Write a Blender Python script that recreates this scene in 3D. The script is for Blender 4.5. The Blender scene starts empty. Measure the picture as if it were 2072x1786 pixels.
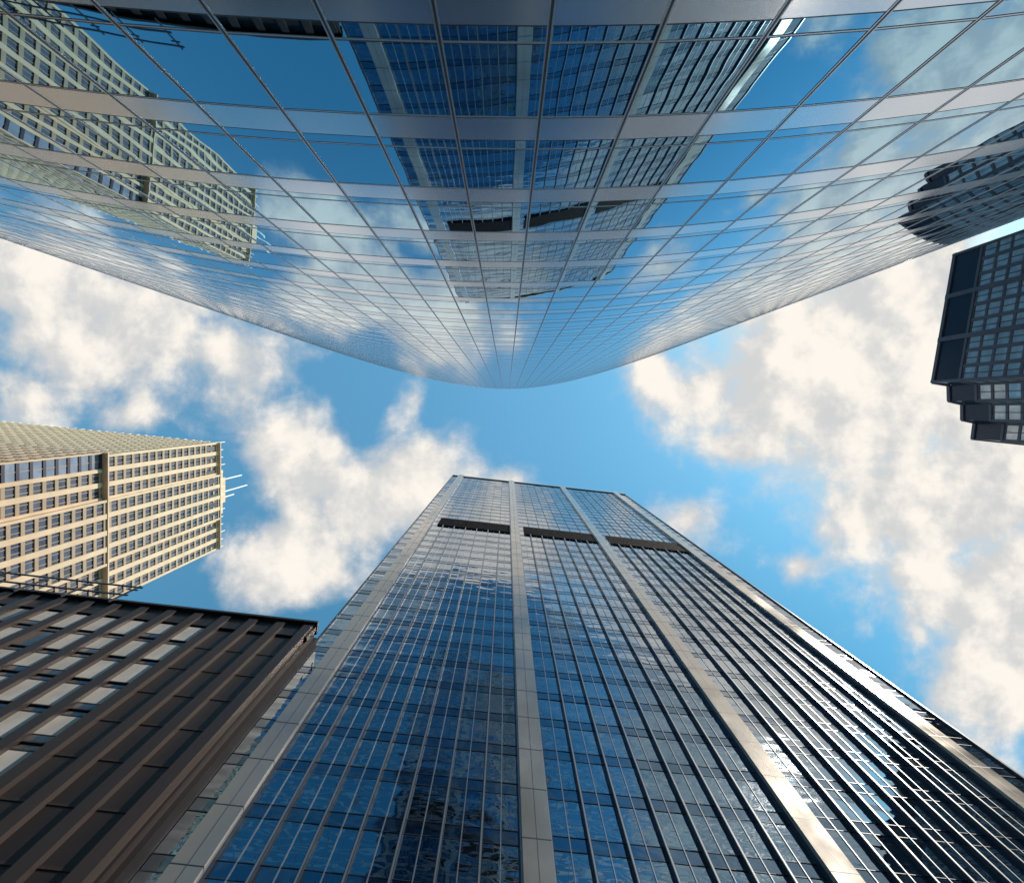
import bpy, math, random
from mathutils import Vector
random.seed(7)
S=bpy.context.scene
S.view_settings.view_transform='Standard'
S.view_settings.look='None'
S.view_settings.exposure=0

# ---------------------------------------------------------------- materials
def mat(name, col, rough=0.5, metal=0.0, var=0.15, nscale=0.6, bump=0.0, bscale=1.0, stretch=(1,1,1), spec=0.5, rvar=0.0, bstretch=(1,1,1), ior=1.5, stint=None):
    m=bpy.data.materials.new(name); m.use_nodes=True
    nt=m.node_tree; N=nt.nodes; L=nt.links
    b=N['Principled BSDF']
    b.inputs['Roughness'].default_value=rough
    b.inputs['Metallic'].default_value=metal
    b.inputs['Specular IOR Level'].default_value=spec
    b.inputs['IOR'].default_value=ior
    if stint: b.inputs['Specular Tint'].default_value=(*stint,1)
    tc=N.new('ShaderNodeTexCoord')
    mp=N.new('ShaderNodeMapping'); mp.inputs['Scale'].default_value=stretch
    L.new(tc.outputs['Object'],mp.inputs['Vector'])
    no=N.new('ShaderNodeTexNoise'); no.inputs['Scale'].default_value=nscale; no.inputs['Detail'].default_value=4
    L.new(mp.outputs['Vector'],no.inputs['Vector'])
    mx=N.new('ShaderNodeMix'); mx.data_type='RGBA'
    c=Vector(col)
    mx.inputs['A'].default_value=(*[max(0,x*(1-var*1.6)) for x in c],1)
    mx.inputs['B'].default_value=(*[min(1,x*(1+var*1.6)) for x in c],1)
    L.new(no.outputs['Fac'],mx.inputs['Factor'])
    L.new(mx.outputs['Result'],b.inputs['Base Color'])
    if rvar>0:
        mr=N.new('ShaderNodeMapRange'); mr.inputs['From Min'].default_value=.3; mr.inputs['From Max'].default_value=.7
        mr.inputs['To Min'].default_value=max(0,rough-rvar); mr.inputs['To Max'].default_value=rough+rvar
        L.new(no.outputs['Fac'],mr.inputs['Value']); L.new(mr.outputs['Result'],b.inputs['Roughness'])
    if bump>0:
        mp2=N.new('ShaderNodeMapping'); mp2.inputs['Scale'].default_value=bstretch
        L.new(tc.outputs['Object'],mp2.inputs['Vector'])
        n2=N.new('ShaderNodeTexNoise'); n2.inputs['Scale'].default_value=bscale; n2.inputs['Detail'].default_value=1.5
        L.new(mp2.outputs['Vector'],n2.inputs['Vector'])
        bp=N.new('ShaderNodeBump'); bp.inputs['Strength'].default_value=1.0; bp.inputs['Distance'].default_value=bump
        L.new(n2.outputs['Fac'],bp.inputs['Height']); L.new(bp.outputs['Normal'],b.inputs['Normal'])
    return m

M={}
M['glassA']=mat('blue_mirror_glass',(.29,.51,.66),.012,1,.05,.05,bump=.008,bscale=.35)
M['spanA']=mat('brushed_spandrel_panel',(.68,.73,.80),.18,.9,.05,.2,bump=.003,bscale=.5)
M['alu']=mat('aluminium_mullion',(.55,.58,.63),.3,.8,.05)
M['dark']=mat('dark_gasket_loggia_shade',(.03,.04,.06),.4,0,.1)
M['glassB']=mat('tower_vision_glass',(.34,.39,.44),.02,1,.14,.08,bump=.050,bscale=.5,bstretch=(.7,.7,1.6))
M['glassB2']=mat('tower_spandrel_glass',(.21,.26,.32),.06,1,.14,.08,bump=.032,bscale=.5)
M['finB']=mat('tower_fin_metal',(.06,.075,.105),.3,.6,.1)
M['mulB']=mat('tower_thin_mullion',(.38,.41,.45),.3,.7,.1)
M['colB']=mat('tower_column_panel',(.50,.455,.41),.20,.62,.18,.15,rvar=.1)
M['louv']=mat('louvre_dark',(.030,.016,.020),.6,0,.1)
M['cream']=mat('cream_limestone',(.66,.49,.335),.8,0,.16,.2,bump=.01,bscale=3)
M['cream2']=mat('cream_spandrel',(.38,.285,.205),.8,0,.14,.3)
M['win']=mat('window_glass',(.13,.16,.22),.06,.8,.5,.35,bump=.01,bscale=.5)
M['winBay']=mat('bay_window_glass',(.30,.38,.50),.05,.8,.3,.25,bump=.01,bscale=.5)
M['winD']=mat('reflective_window_glass',(.72,.73,.78),.08,.30,.38,.5,bump=.012,bscale=.5)
M['winE']=mat('dim_window_glass',(.03,.035,.05),.05,.0,.25,.35,bump=.012,bscale=.5,ior=2.2)
M['brown']=mat('brown_rib_stone',(.036,.025,.025),.55,.1,.38,.3,stretch=(1,1,.15),rvar=.15)
M['brown2']=mat('brown_dark_panel',(.020,.015,.018),.5,.1,.2,.3)
M['blind']=mat('pale_blind_panel',(.62,.59,.56),.35,.1,.26,.55)
M['purple']=mat('dark_grey_frame',(.18,.15,.18),.5,.1,.15,.3)
M['black']=mat('black_panel',(.035,.035,.055),.3,.2,.15,.3)
M['roof']=mat('roof_membrane',(.25,.25,.25),.9)
M['white']=mat('white_mast_paint',(.75,.75,.75),.5)
M['asphalt']=mat('asphalt',(.05,.05,.052),.9,0,.2,2,bump=.005,bscale=40)
M['pave']=mat('pavement_concrete',(.33,.32,.30),.85,0,.15,1)
M['paint']=mat('road_paint',(.75,.75,.72),.7)
M['ground']=mat('ground_concrete',(.2,.2,.19),.9)

# ---------------------------------------------------------------- mesh builder
class MB:
    def __init__(s): s.v=[]; s.f=[]; s.smooth=False
    def box(s,fr,u0,u1,w0,w1,z0,z1):
        i=len(s.v)
        for (u,w,z) in ((u0,w0,z0),(u1,w0,z0),(u1,w1,z0),(u0,w1,z0),(u0,w0,z1),(u1,w0,z1),(u1,w1,z1),(u0,w1,z1)):
            s.v.append(fr(u,w,z))
        s.f+= [(i,i+3,i+2,i+1),(i+4,i+5,i+6,i+7),(i,i+1,i+5,i+4),(i+1,i+2,i+6,i+5),(i+2,i+3,i+7,i+6),(i+3,i,i+4,i+7)]
    def quad(s,a,b,c,d):
        i=len(s.v); s.v+=[a,b,c,d]; s.f.append((i,i+1,i+2,i+3))
    def prism(s,poly,z0,z1):
        i=len(s.v); n=len(poly)
        s.v+=[(x,y,z0) for x,y in poly]+[(x,y,z1) for x,y in poly]
        s.f.append(tuple(range(i+n-1,i-1,-1))); s.f.append(tuple(range(i+n,i+2*n)))
        for k in range(n):
            k2=(k+1)%n; s.f.append((i+k,i+k2,i+n+k2,i+n+k))
    def obj(s,name,m,parent):
        me=bpy.data.meshes.new(name); me.from_pydata(s.v,[],s.f); me.update()
        if s.smooth:
            for p in me.polygons: p.use_smooth=True
        o=bpy.data.objects.new(name,me); S.collection.objects.link(o)
        me.materials.append(M[m]); o.parent=parent
        return o
def empty(name):
    e=bpy.data.objects.new(name,None); S.collection.objects.link(e); return e
def frame(p0,p1,flip=False):
    p0=Vector(p0); d=(Vector(p1)-p0); L=d.length; U=d/L
    N=Vector((U.y,-U.x))
    if flip: N=-N
    def fr(u,w,z):
        p=p0+U*u+N*w
        return (p.x,p.y,z)
    return fr,L
class Bld:
    def __init__(s,name): s.e=empty(name); s.parts={}
    def __call__(s,part,m):
        if part not in s.parts: s.parts[part]=(MB(),m)
        return s.parts[part][0]
    def done(s):
        for k,(mb,m) in s.parts.items():
            if mb.v: mb.obj(k,m,s.e)

# ================================================================ CURVED GLASS TOWER
H1=171.6
def yc(x):
    if x>=0.8:
        w,sl=30,.42
    else:
        w,sl=35,.38
    t=x-.8
    return -(7.06+sl*(math.sqrt(t*t+w*w)-w))
def march(sgn,lim):
    out=[]; x=.8
    while abs(x)<lim:
        dy=(yc(x+.01)-yc(x-.01))/.02
        x+=sgn*2.08/math.sqrt(1+dy*dy)
        out.append((x,yc(x)))
    return out
pts=list(reversed(march(-1,190)))+[(0.8,yc(.8))]+march(1,195)
n=len(pts); nrm=[]
for i,(px,py) in enumerate(pts):
    a=pts[max(0,i-1)]; b=pts[min(n-1,i+1)]
    t=Vector((b[0]-a[0],b[1]-a[1])).normalized(); nrm.append(Vector((-t.y,t.x)))
B=Bld('curved_glass_tower')
g=B('glass_curtain_wall','glassA'); g.smooth=True
for (px,py) in pts: g.v+=[(px,py,0),(px,py,H1)]
for i in range(n-1): g.f.append((2*i,2*i+1,2*i+3,2*i+2)[::-1])
def ribbon(mb,z0,z1,w0,w1):
    s=len(mb.v)
    for (px,py),N in zip(pts,nrm):
        for (w,z) in ((w0,z0),(w1,z0),(w1,z1),(w0,z1)):
            mb.v.append((px+N.x*w,py+N.y*w,z))
    for i in range(n-1):
        a=s+4*i; b=a+4
        for k in range(4):
            k2=(k+1)%4
            mb.f.append((a+k,a+k2,b+k2,b+k))
sp=B('spandrel_panels','spanA'); ba=B('transom_bars','alu'); dk=B('joint_lines','dark')
z=2.0
while z<H1-3:
    ribbon(sp,z,z+1.0,-.05,.004)
    ribbon(dk,z-.04,z,-.05,.006)
    ribbon(ba,z-.07,z-.04,-.05,.010)
    ribbon(dk,z+1.0,z+1.03,-.05,.006)
    ribbon(ba,z+1.43,z+1.465,-.05,.010)
    ribbon(dk,z+1.465,z+1.50,-.05,.006)
    z+=4
ribbon(sp,H1-1.2,H1,-.3,.008)
mu=B('vertical_mullions','alu')
for (px,py),N in zip(pts,nrm):
    fr,_=frame((px,py),(px+N.y,py-N.x),flip=True)
    q=fr(0,1,0)
    if (q[0]-px)*N.x+(q[1]-py)*N.y<0: fr,_=frame((px,py),(px+N.y,py-N.x))
    dk.box(fr,-.026,.026,-.05,.010,0,H1-.05)
    mu.box(fr,-.054,-.026,-.05,.014,0,H1-.02)
    mu.box(fr,.026,.054,-.05,.014,0,H1-.02)
rf=B('building_core','roof')
poly=[(px-N.x*.4,py-N.y*.4) for (px,py),N in list(zip(pts,nrm))[::4]]
poly=poly+[(poly[-1][0]-10,poly[-1][1]-50),(0,-75),(poly[0][0]+10,poly[0][1]-50)]
rf.prism(poly,0,H1-.4)
B.done()

# ================================================================ CENTRAL GLASS OFFICE TOWER
H2=182.6
a=math.radians(6.25)
o=Vector((0,25.1)); U=Vector((math.cos(a),math.sin(a)))
def frT(u,w,z):   # w positive toward the street (outward)
    p=o+U*u+Vector((U.y,-U.x))*w
    return (p.x,p.y,z)
B=Bld('glass_office_tower')
core=B('building_core','finB'); core.box(frT,-18.9,41.6,-46,-.45,0,H2-.6)
vis=B('vision_glass','glassB'); spn=B('spandrel_glass','glassB2'); fin=B('vertical_fins','finB')
mul=B('thin_mullions','mulB')
bar=B('floor_bars','finB'); col=B('column_cladding','colB'); lv=B('mechanical_louvres','louv'); jt=B('column_joints','dark')
cols=[-16.2,1.7,19.6,38.3]
def pane(mb,u0,u1,z0,z1,w):
    t1=random.gauss(0,.004); t2=random.gauss(0,.006)
    hu=(u1-u0)/2; hz=(z1-z0)/2
    mb.quad(frT(u0,w-t1*hu-t2*hz,z0),frT(u1,w+t1*hu-t2*hz,z0),frT(u1,w+t1*hu+t2*hz,z1),frT(u0,w-t1*hu+t2*hz,z1))
FH=3.9; NF=int(H2//FH)
segs=[(-19.0,-17.1,1),( -15.3,.8,7),(2.6,18.7,7),(20.5,37.4,7),(39.2,41.7,1)]
BZ0,BZ1=106.2,113.0
for (ua,ub,k) in segs:
    for f in range(NF):
        z0=f*FH
        for j in range(k):
            u0=ua+(ub-ua)*j/k; u1=ua+(ub-ua)*(j+1)/k
            pane(spn,u0,u1,z0,z0+1.0,0)
            pane(vis,u0,u1,z0+1.0,z0+FH,0)
        bar.box(frT,ua,ub,-.1,.03,z0+.98,z0+1.03)
        bar.box(frT,ua,ub,-.1,.03,z0-.025,z0+.025)
    if k>1:
        for j in range(k+1):
            u=ua+(ub-ua)*j/k
            fin.box(frT,u-.09,u+.09,-.1,.34,0,BZ0-.1)
            mul.box(frT,u-.05,u+.05,.34,.355,0,BZ0-.15)
            fin.box(frT,u-.05,u+.05,-.1,.12,BZ0-.1,H2-4.2)
        for j in range(k):
            u=ua+(ub-ua)*(j+.5)/k
            mul.box(frT,u-.03,u+.03,-.1,.06,0,H2-4.2)
        m=1.0
        lv.box(frT,ua+m,ub-.1,-.1,.16,BZ0,BZ1)
        zz=BZ0+.3
        while zz<BZ1-.2:
            lv.box(frT,ua+m+.1,ub-.2,.16,.28,zz,zz+.12); zz+=.5
for c in cols:
    col.box(frT,c-.85,c+.85,-.1,.55,0,H2+.2)
    mul.box(frT,c-.97,c-.87,-.1,.25,0,H2); mul.box(frT,c+.87,c+.97,-.1,.25,0,H2)
    z=FH
    while z<H2:
        jt.box(frT,c-.86,c+.86,-.1,.556,z-.035,z+.035); z+=FH
    jt.box(frT,c-.02,c+.02,-.1,.553,0,H2)
fin.box(frT,-19.12,-18.95,-46,.2,0,H2); fin.box(frT,41.65,41.85,-46,.2,0,H2)
for i in range(0,23):
    fin.box(frT,-19.2,-19.12,-46+i*2,-45.9+i*2,0,H2); fin.box(frT,41.85,41.95,-46+i*2,-45.9+i*2,0,H2)
col.box(frT,-19.15,41.9,-.5,.3,H2-1.0,H2)
B('roof_plant','roof').box(frT,-5,28,-36,-12,H2-.6,H2+6)
B.done()

# ================================================================ generic punched facade
def facade(B,p0,p1,z0,z1,bays,fh,pier_w,pier_d,sp_h,names,out,split=1,glass_w=-.35):
    fr,L=frame(p0,p1)
    q=fr(L/2,1,0); m=fr(L/2,0,0)
    if (q[0]-m[0])*out[0]+(q[1]-m[1])*out[1]<0: fr,L=frame(p0,p1,True)
    pier,spd,gls,sub=names
    gb=B(*gls)
    z=z1
    while z>z0+.01:
        zb=max(z0,z-fh)
        for j in range(bays):
            t=random.gauss(0,.010); d=t*fh/2
            gb.quad(fr(L*j/bays,glass_w-d,zb),fr(L*(j+1)/bays,glass_w-d,zb),fr(L*(j+1)/bays,glass_w+d,z),fr(L*j/bays,glass_w+d,z))
        z=zb
    for j in range(bays+1):
        u=L*j/bays
        B(*pier).box(fr,max(0,u-pier_w/2),min(L,u+pier_w/2),glass_w-.1,pier_d,z0,z1)
    z=z1-sp_h
    while z>z0-.1:
        B(*spd).box(fr,.01,L-.01,glass_w-.1,0.0,z,z+sp_h); z-=fh
    for j in range(bays):
        for s in range(1,split+1):
            u=L*(j+s/(split+1))/bays
            B(*sub).box(fr,u-.09,u+.09,glass_w-.05,glass_w+.12,z0,z1)
    return fr,L
idf=lambda u,w,z:(u,w,z)

# ================================================================ CREAM STONE SKYSCRAPER
B=Bld('cream_stone_skyscraper')
nm=(('stone_piers','cream'),('spandrels','cream2'),('windows','win'),('window_mullions','cream2'))
nb=(('stone_piers','cream'),('bay_spandrels','black'),('bay_windows','winBay'),('window_mullions','cream2'))
B('core','cream2').prism([(-124.9,14.4),(-124.9,59),(-225,69),(-231,4.3)],0,220)
def setb(B,z0,z1,off,step,corner):
    x=-124+off
    ya,yb=13.8-off*.6,59.5+off*.5
    y1=ya+(yb-ya)*.30; y2=ya+(yb-ya)*.72
    if corner:
        yk=ya+5.2
        facade(B,(x,ya),(x,yk),z0,z1,1,3.75,.7,.15,.9,nb,(1,0),split=1,glass_w=-.2)
        facade(B,(x,yk),(x,y1),z0,z1,2,3.75,1.5,.25,1.1,nm,(1,0),split=2,glass_w=-.3)
    else:
        facade(B,(x,ya),(x,y1),z0,z1,3,3.75,1.5,.25,1.1,nm,(1,0),split=2,glass_w=-.3)
    facade(B,(x+step,y1),(x+step,y2),z0,z1,4,3.75,1.5,.25,1.1,nm,(1,0),split=2,glass_w=-.3)
    facade(B,(x,y2),(x,yb),z0,z1,3,3.75,1.5,.25,1.1,nm,(1,0),split=2,glass_w=-.3)
    B('stone_returns','cream').box(idf,x-1,x+step-.42,y1+.01,y2-.01,z0,z1-.02)
    facade(B,(x,ya),(x-106,ya-10.4),z0,z1,26,3.75,1.4,.06,1.2,nm,(0,-1),split=1,glass_w=-.12)
    B('ledges','cream').box(idf,x-2,x+step+.4,ya+.02,yb,z1,z1+.5)
setb(B,158,221,0,1.0,False)
setb(B,100,156.5,1.6,1.4,True)
setb(B,0,99,3.0,1.8,True)
B('crown','cream').box(idf,-131,-124.4,26,45,221,226)
B('crown_top','cream').box(idf,-131,-126,30,41,226,231)
for i in range(15):
    y=13.9+45.3*i/14
    B('roof_finials','white').box(idf,-124.25,-123.95,y-.15,y+.15,221.3,225.5+(i%3==0)*1.5)
for y,t in ((31,247),(36.5,252),(39,240)):
    B('antenna_masts','white').box(idf,-127.3,-126.8,y-.25,y+.25,231,t)
for i in range(30):
    xx=-125-i*3.4; yy=13.8-.098*i*3.4
    B('roof_finials','white').box(idf,xx-.15,xx+.15,yy-.1,yy+.2,221,223.2)
for j in range(13):
    y=15.3+j*3.35
    B('loggia_shade_slabs','dark').box(idf,-124.2,-123.97+(1.0 if 27<y+1<46 else 0),y,y+1.9,213.2,219.0)  # solid dark slabs; shade of the open loggias put in as colour
B.done()

# ================================================================ BROWN RIBBED OFFICE BLOCK (lower left)
B=Bld('brown_ribbed_office_building')
H3=51.6
p0=Vector((-18.6,21.0)); p1=Vector((-80,14.25))
fr,L=frame(p0,p1)
if fr(1,1,0)[1]>fr(1,0,0)[1]: fr,L=frame(p0,p1,True)
B('core','brown2').box(fr,0,L,-34,-.5,0,H3-.3)
B('parapet','brown2').box(fr,-.05,L,-.5,-.06,H3-2.4,H3)
B('parapet_cap','brown2').box(fr,-.12,L,-.9,.32,H3-.02,H3+.3)
u=.6; k=0
while u<L:
    B('vertical_ribs','brown').box(fr,u-.42,u+.42,-.55,.16,0,H3-.35)
    B('rib_edges','brown2').box(fr,u+.43,u+.54,-.55,.0,0,H3-2.4)
    u0=u+.54; u1=u+2.65-.42
    z=H3-2.4-.3
    while z>4:
        r=random.random()
        if u<8.2:
            B('dark_panels','brown2').box(fr,u0,u1,-.55,-.22,z-3.25,z)
            B('sills','brown').box(fr,u0,u1,-.55,-.18,z-3.42,z-3.25)
        else:
            pb=.90 if z>20 else .6
            if r<pb: B('pale_blinds','blind').box(fr,u0,u1,-.55,-.16,z-2.6+random.choice((0,0,0,.7)),z)
            B('dim_windows','winE').box(fr,u0,u1,-.55,-.20,z-2.6,z)
            B('sills','brown2').box(fr,u0,u1,-.55,-.14,z-2.70,z-2.60)
            B('windows','winE').box(fr,u0,u1,-.55,-.24,z-3.32,z-2.70)
            B('sills','brown2').box(fr,u0,u1,-.55,-.14,z-3.42,z-3.32)
        z-=3.42
    u+=2.65
for i in range(9):
    v=-1.5-i*3.2
    B('side_ribs','brown2').box(fr,-.35,-.0,v-.5,v+.5,0,H3-.4)
r=B('roof_gantry','dark')
for i in range(9):
    u=20+i*4.6
    r.box(fr,u-.08,u+.08,.30,.44,H3-.6,H3+3.8)
    r.box(fr,u-.5,u+.5,.32,.42,H3+2.6,H3+2.74)
for zz in (1.2,3.3):
    r.box(fr,19.5,58,.31,.43,H3+zz,H3+zz+.18)
B.done()

# ================================================================ DARK STEPPED TOWER (right)
B=Bld('dark_stepped_apartment_tower')
H4=121.6
P=[(104.8,-36.5),(99.6,-6.4),(103.3,-5.8),(103.4,-2.1),(106.5,-1.4),(106.5,2.3),(109.4,2.9),(108.9,6.7),(150,11),(150,-30)]
cx,cy=125,-12
Pi=[(x+(cx-x)*.03,y+(cy-y)*.03) for x,y in P]
B('core','black').prism(Pi,0,H4-.3)
nm=(('frame_piers','purple'),('spandrels','purple'),('windows','winD'),('window_mullions','purple'))
outs=[(-1,0),(0,1),(-1,0),(0,1),(-1,0),(0,1),(-1,0),(0,1),(1,0),(0,-1)]
bays=[9,1,1,1,1,1,1,12,12,14]
for i in range(len(P)):
    q0=P[i]; q1=P[(i+1)%len(P)]
    f,L=facade(B,q0,q1,0,H4-7.5,bays[i],3.2,.75,.10,.6,nm,outs[i],split=1,glass_w=-.12)
    B('top_panels','black').box(f,.02,L-.02,-.4,-.05,H4-7.3,H4-.3)
    B('top_frames','purple').box(f,-.02,L+.02,-.4,.25,H4-.8,H4)
    B('top_frames','purple').box(f,-.01,L+.01,-.4,.2,H4-7.7,H4-7.1)
    if i==0:
        for j in range(4):
            u=L*j/3
            B('major_piers','purple').box(f,max(0,u-.5),min(L,u+.5),-.4,.35,0,H4-.02)
B.done()

# ================================================================ GROUND
def sheet(name,m,x0,x1,y0,y1,z0,z1,parent=None):
    mb=MB(); mb.box(idf,x0,x1,y0,y1,z0,z1); return mb.obj(name,m,parent)
sheet('ground','ground',-3000,3000,-3000,3000,-1,0)
sheet('road','asphalt',-400,400,3,16,.004,.008)
e=empty('pavement')
sheet('paving_slab','pave',-400,400,-6.3,3,.0,.13,e)
sheet('far_paving_slab','pave',-400,400,16,20,.0,.13,e)
e=empty('road_markings')
for i in range(-40,40):
    sheet('centre_dash','paint',i*9,i*9+3,9.43,9.57,.0085,.012,e)

# ================================================================ SKY
SUN=Vector((.945,-.33,0)).normalized(); EL=math.radians(50)
az=math.atan2(SUN.x,SUN.y)
W=bpy.data.worlds.new("World"); S.world=W; W.use_nodes=True
nt=W.node_tree; N=nt.nodes; Lk=nt.links
for x in list(N): N.remove(x)
out=N.new('ShaderNodeOutputWorld'); bg=N.new('ShaderNodeBackground'); bg.inputs['Strength'].default_value=.15
Lk.new(bg.outputs[0],out.inputs[0])
sky=N.new('ShaderNodeTexSky'); sky.sky_type='NISHITA'; sky.sun_disc=False
sky.sun_elevation=EL; sky.sun_rotation=az; sky.air_density=1.2; sky.dust_density=.3; sky.ozone_density=1.5
def vm(op,a,b=None,out='Vector'):
    x=N.new('ShaderNodeVectorMath'); x.operation=op
    for i,v in enumerate((a,b)):
        if v is None: continue
        if isinstance(v,(tuple,list)): x.inputs[i].default_value=v
        else: Lk.new(v,x.inputs[i])
    return x.outputs[out]
def ma(op,a,b=None,c=None):
    x=N.new('ShaderNodeMath'); x.operation=op
    for i,v in enumerate((a,b,c)):
        if v is None: continue
        if isinstance(v,(int,float)): x.inputs[i].default_value=v
        else: Lk.new(v,x.inputs[i])
    return x.outputs[0]
def mrange(v,a,b,c,d,smooth=True):
    x=N.new('ShaderNodeMapRange'); 
    if smooth: x.interpolation_type='SMOOTHSTEP'
    Lk.new(v,x.inputs['Value'])
    for k,q in zip(('From Min','From Max','To Min','To Max'),(a,b,c,d)): x.inputs[k].default_value=q
    return x.outputs['Result']
def noise(v,scale,detail,rough=.5,out='Fac'):
    x=N.new('ShaderNodeTexNoise'); x.inputs['Scale'].default_value=scale; x.inputs['Detail'].default_value=detail; x.inputs['Roughness'].default_value=rough
    Lk.new(v,x.inputs['Vector']); return x.outputs[out]
tc=N.new('ShaderNodeTexCoord')
sx=N.new('ShaderNodeSeparateXYZ'); Lk.new(tc.outputs['Generated'],sx.inputs[0])
zc=ma('MAXIMUM',sx.outputs['Z'],.08)
cxyz=N.new('ShaderNodeCombineXYZ')
Lk.new(ma('DIVIDE',sx.outputs['X'],zc),cxyz.inputs[0]); Lk.new(ma('DIVIDE',sx.outputs['Y'],zc),cxyz.inputs[1])
p=cxyz.outputs[0]
wv=noise(p,4.0,2,.5,'Color')
wv=vm('MULTIPLY',vm('SUBTRACT',wv,(.5,.5,.5)),(.15,.15,0))
pw=vm('ADD',p,wv)
blobs=[(-.95,-.28,.25,.14,1),(-.75,-.14,.28,.15,1),(-.55,-.12,.11,.12,.9),(-.95,-.03,.2,.12,.75),(-.72,.02,.16,.07,.72),
 (-.40,.13,.09,.14,1),(-.42,.27,.12,.08,1),(-.27,.20,.12,.10,.92),(-.14,.17,.16,.09,1),(-.02,.15,.08,.05,.85),(-.22,.32,.12,.06,.95),
 (.46,.05,.12,.07,1.0),(.56,-.03,.20,.14,1.15),(.75,-.16,.22,.20,1.22),(.60,-.12,.14,.10,1.0),(.95,-.05,.28,.22,1.2),(.72,.06,.14,.08,1.05),
 (.86,.20,.20,.14,1.18),(.95,.36,.18,.17,1.15),(1.02,.52,.16,.14,1.1),(.76,.23,.12,.06,.95),
 (.31,-.08,.06,.05,.84),(.34,.20,.08,.07,.84),(.58,.30,.08,.05,.84),(-.19,-.02,.05,.07,.72),(.81,.42,.06,.05,.82),
 (1.35,.3,.4,.6,1.1),(-.03,-.28,.17,.09,1.25),(.60,-.40,.28,.18,1.25),(.3,-.50,.12,.10,1.0),(.25,.85,.30,.16,.9),(.9,.85,.35,.2,1.0),(-.9,-.9,.5,.4,.9)]  # clouds out of view, added for the glass facades to reflect
D=None
for (bx,by,rx,ry,w) in blobs:
    d=vm('LENGTH',vm('MULTIPLY',vm('SUBTRACT',pw,(bx,by,0)),(1/rx,1/ry,0)),out='Value')
    v=ma('MULTIPLY_ADD',d,-.60,w)
    if D is None: D=v
    else:
        x=N.new('ShaderNodeMath'); x.operation='SMOOTH_MAX'; x.inputs[2].default_value=.12
        Lk.new(D,x.inputs[0]); Lk.new(v,x.inputs[1]); D=x.outputs[0]
pn=vm('ADD',p,vm('MULTIPLY',wv,(.35,.35,0)))
nz=noise(pn,5.2,9,.58)
nz2=noise(p,2.3,3,.6)
dens=ma('ADD',D,ma('MULTIPLY_ADD',nz,2.0,-1.0))
dens=ma('ADD',dens,ma('MULTIPLY_ADD',nz2,.6,-.3))
alpha=mrange(dens,.13,.74,0,1)
nzs=noise(vm('ADD',pn,(.045,-.02,0)),5.2,5,.58)
relief=ma('SUBTRACT',nz,nzs)
shade=mrange(ma('ADD',ma('MULTIPLY',relief,2.1),ma('MULTIPLY',dens,.42)),.06,.66,0,1)
cc=N.new('ShaderNodeMix'); cc.data_type='RGBA'; Lk.new(shade,cc.inputs['Factor'])
cc.inputs['A'].default_value=(4.35,4.4,4.4,1); cc.inputs['B'].default_value=(6.6,6.2,5.65,1)
tint=N.new('ShaderNodeMix'); tint.data_type='RGBA'; tint.blend_type='MULTIPLY'; tint.inputs['Factor'].default_value=1
deep=N.new('ShaderNodeMix'); deep.data_type='RGBA'
Lk.new(mrange(sx.outputs['Y'],.05,.65,0,1),deep.inputs['Factor'])
deep.inputs['A'].default_value=(.82,1.52,1.42,1); deep.inputs['B'].default_value=(.36,1.0,.98,1)
Lk.new(sky.outputs[0],tint.inputs['A']); Lk.new(deep.outputs['Result'],tint.inputs['B'])
mx=N.new('ShaderNodeMix'); mx.data_type='RGBA'
Lk.new(alpha,mx.inputs['Factor']); Lk.new(tint.outputs['Result'],mx.inputs['A']); Lk.new(cc.outputs['Result'],mx.inputs['B'])
Lk.new(mx.outputs['Result'],bg.inputs['Color'])

sl=bpy.data.lights.new('sun','SUN'); sl.energy=5.0; sl.angle=math.radians(.5); sl.color=(1,.90,.76)
so=bpy.data.objects.new('sun',sl); S.collection.objects.link(so)
sd=Vector((SUN.x*math.cos(EL),SUN.y*math.cos(EL),math.sin(EL)))
so.rotation_euler=sd.to_track_quat('Z','Y').to_euler(); so.location=(60,-20,300)

cam=bpy.data.cameras.new('camera'); co=bpy.data.objects.new('camera',cam); S.collection.objects.link(co)
co.location=(0,0,1.6); co.rotation_euler=(math.pi,0,0)
cam.lens=18; cam.sensor_width=36; cam.shift_x=.0053; cam.shift_y=-.0304
cam.clip_start=.1; cam.clip_end=8000
S.camera=co
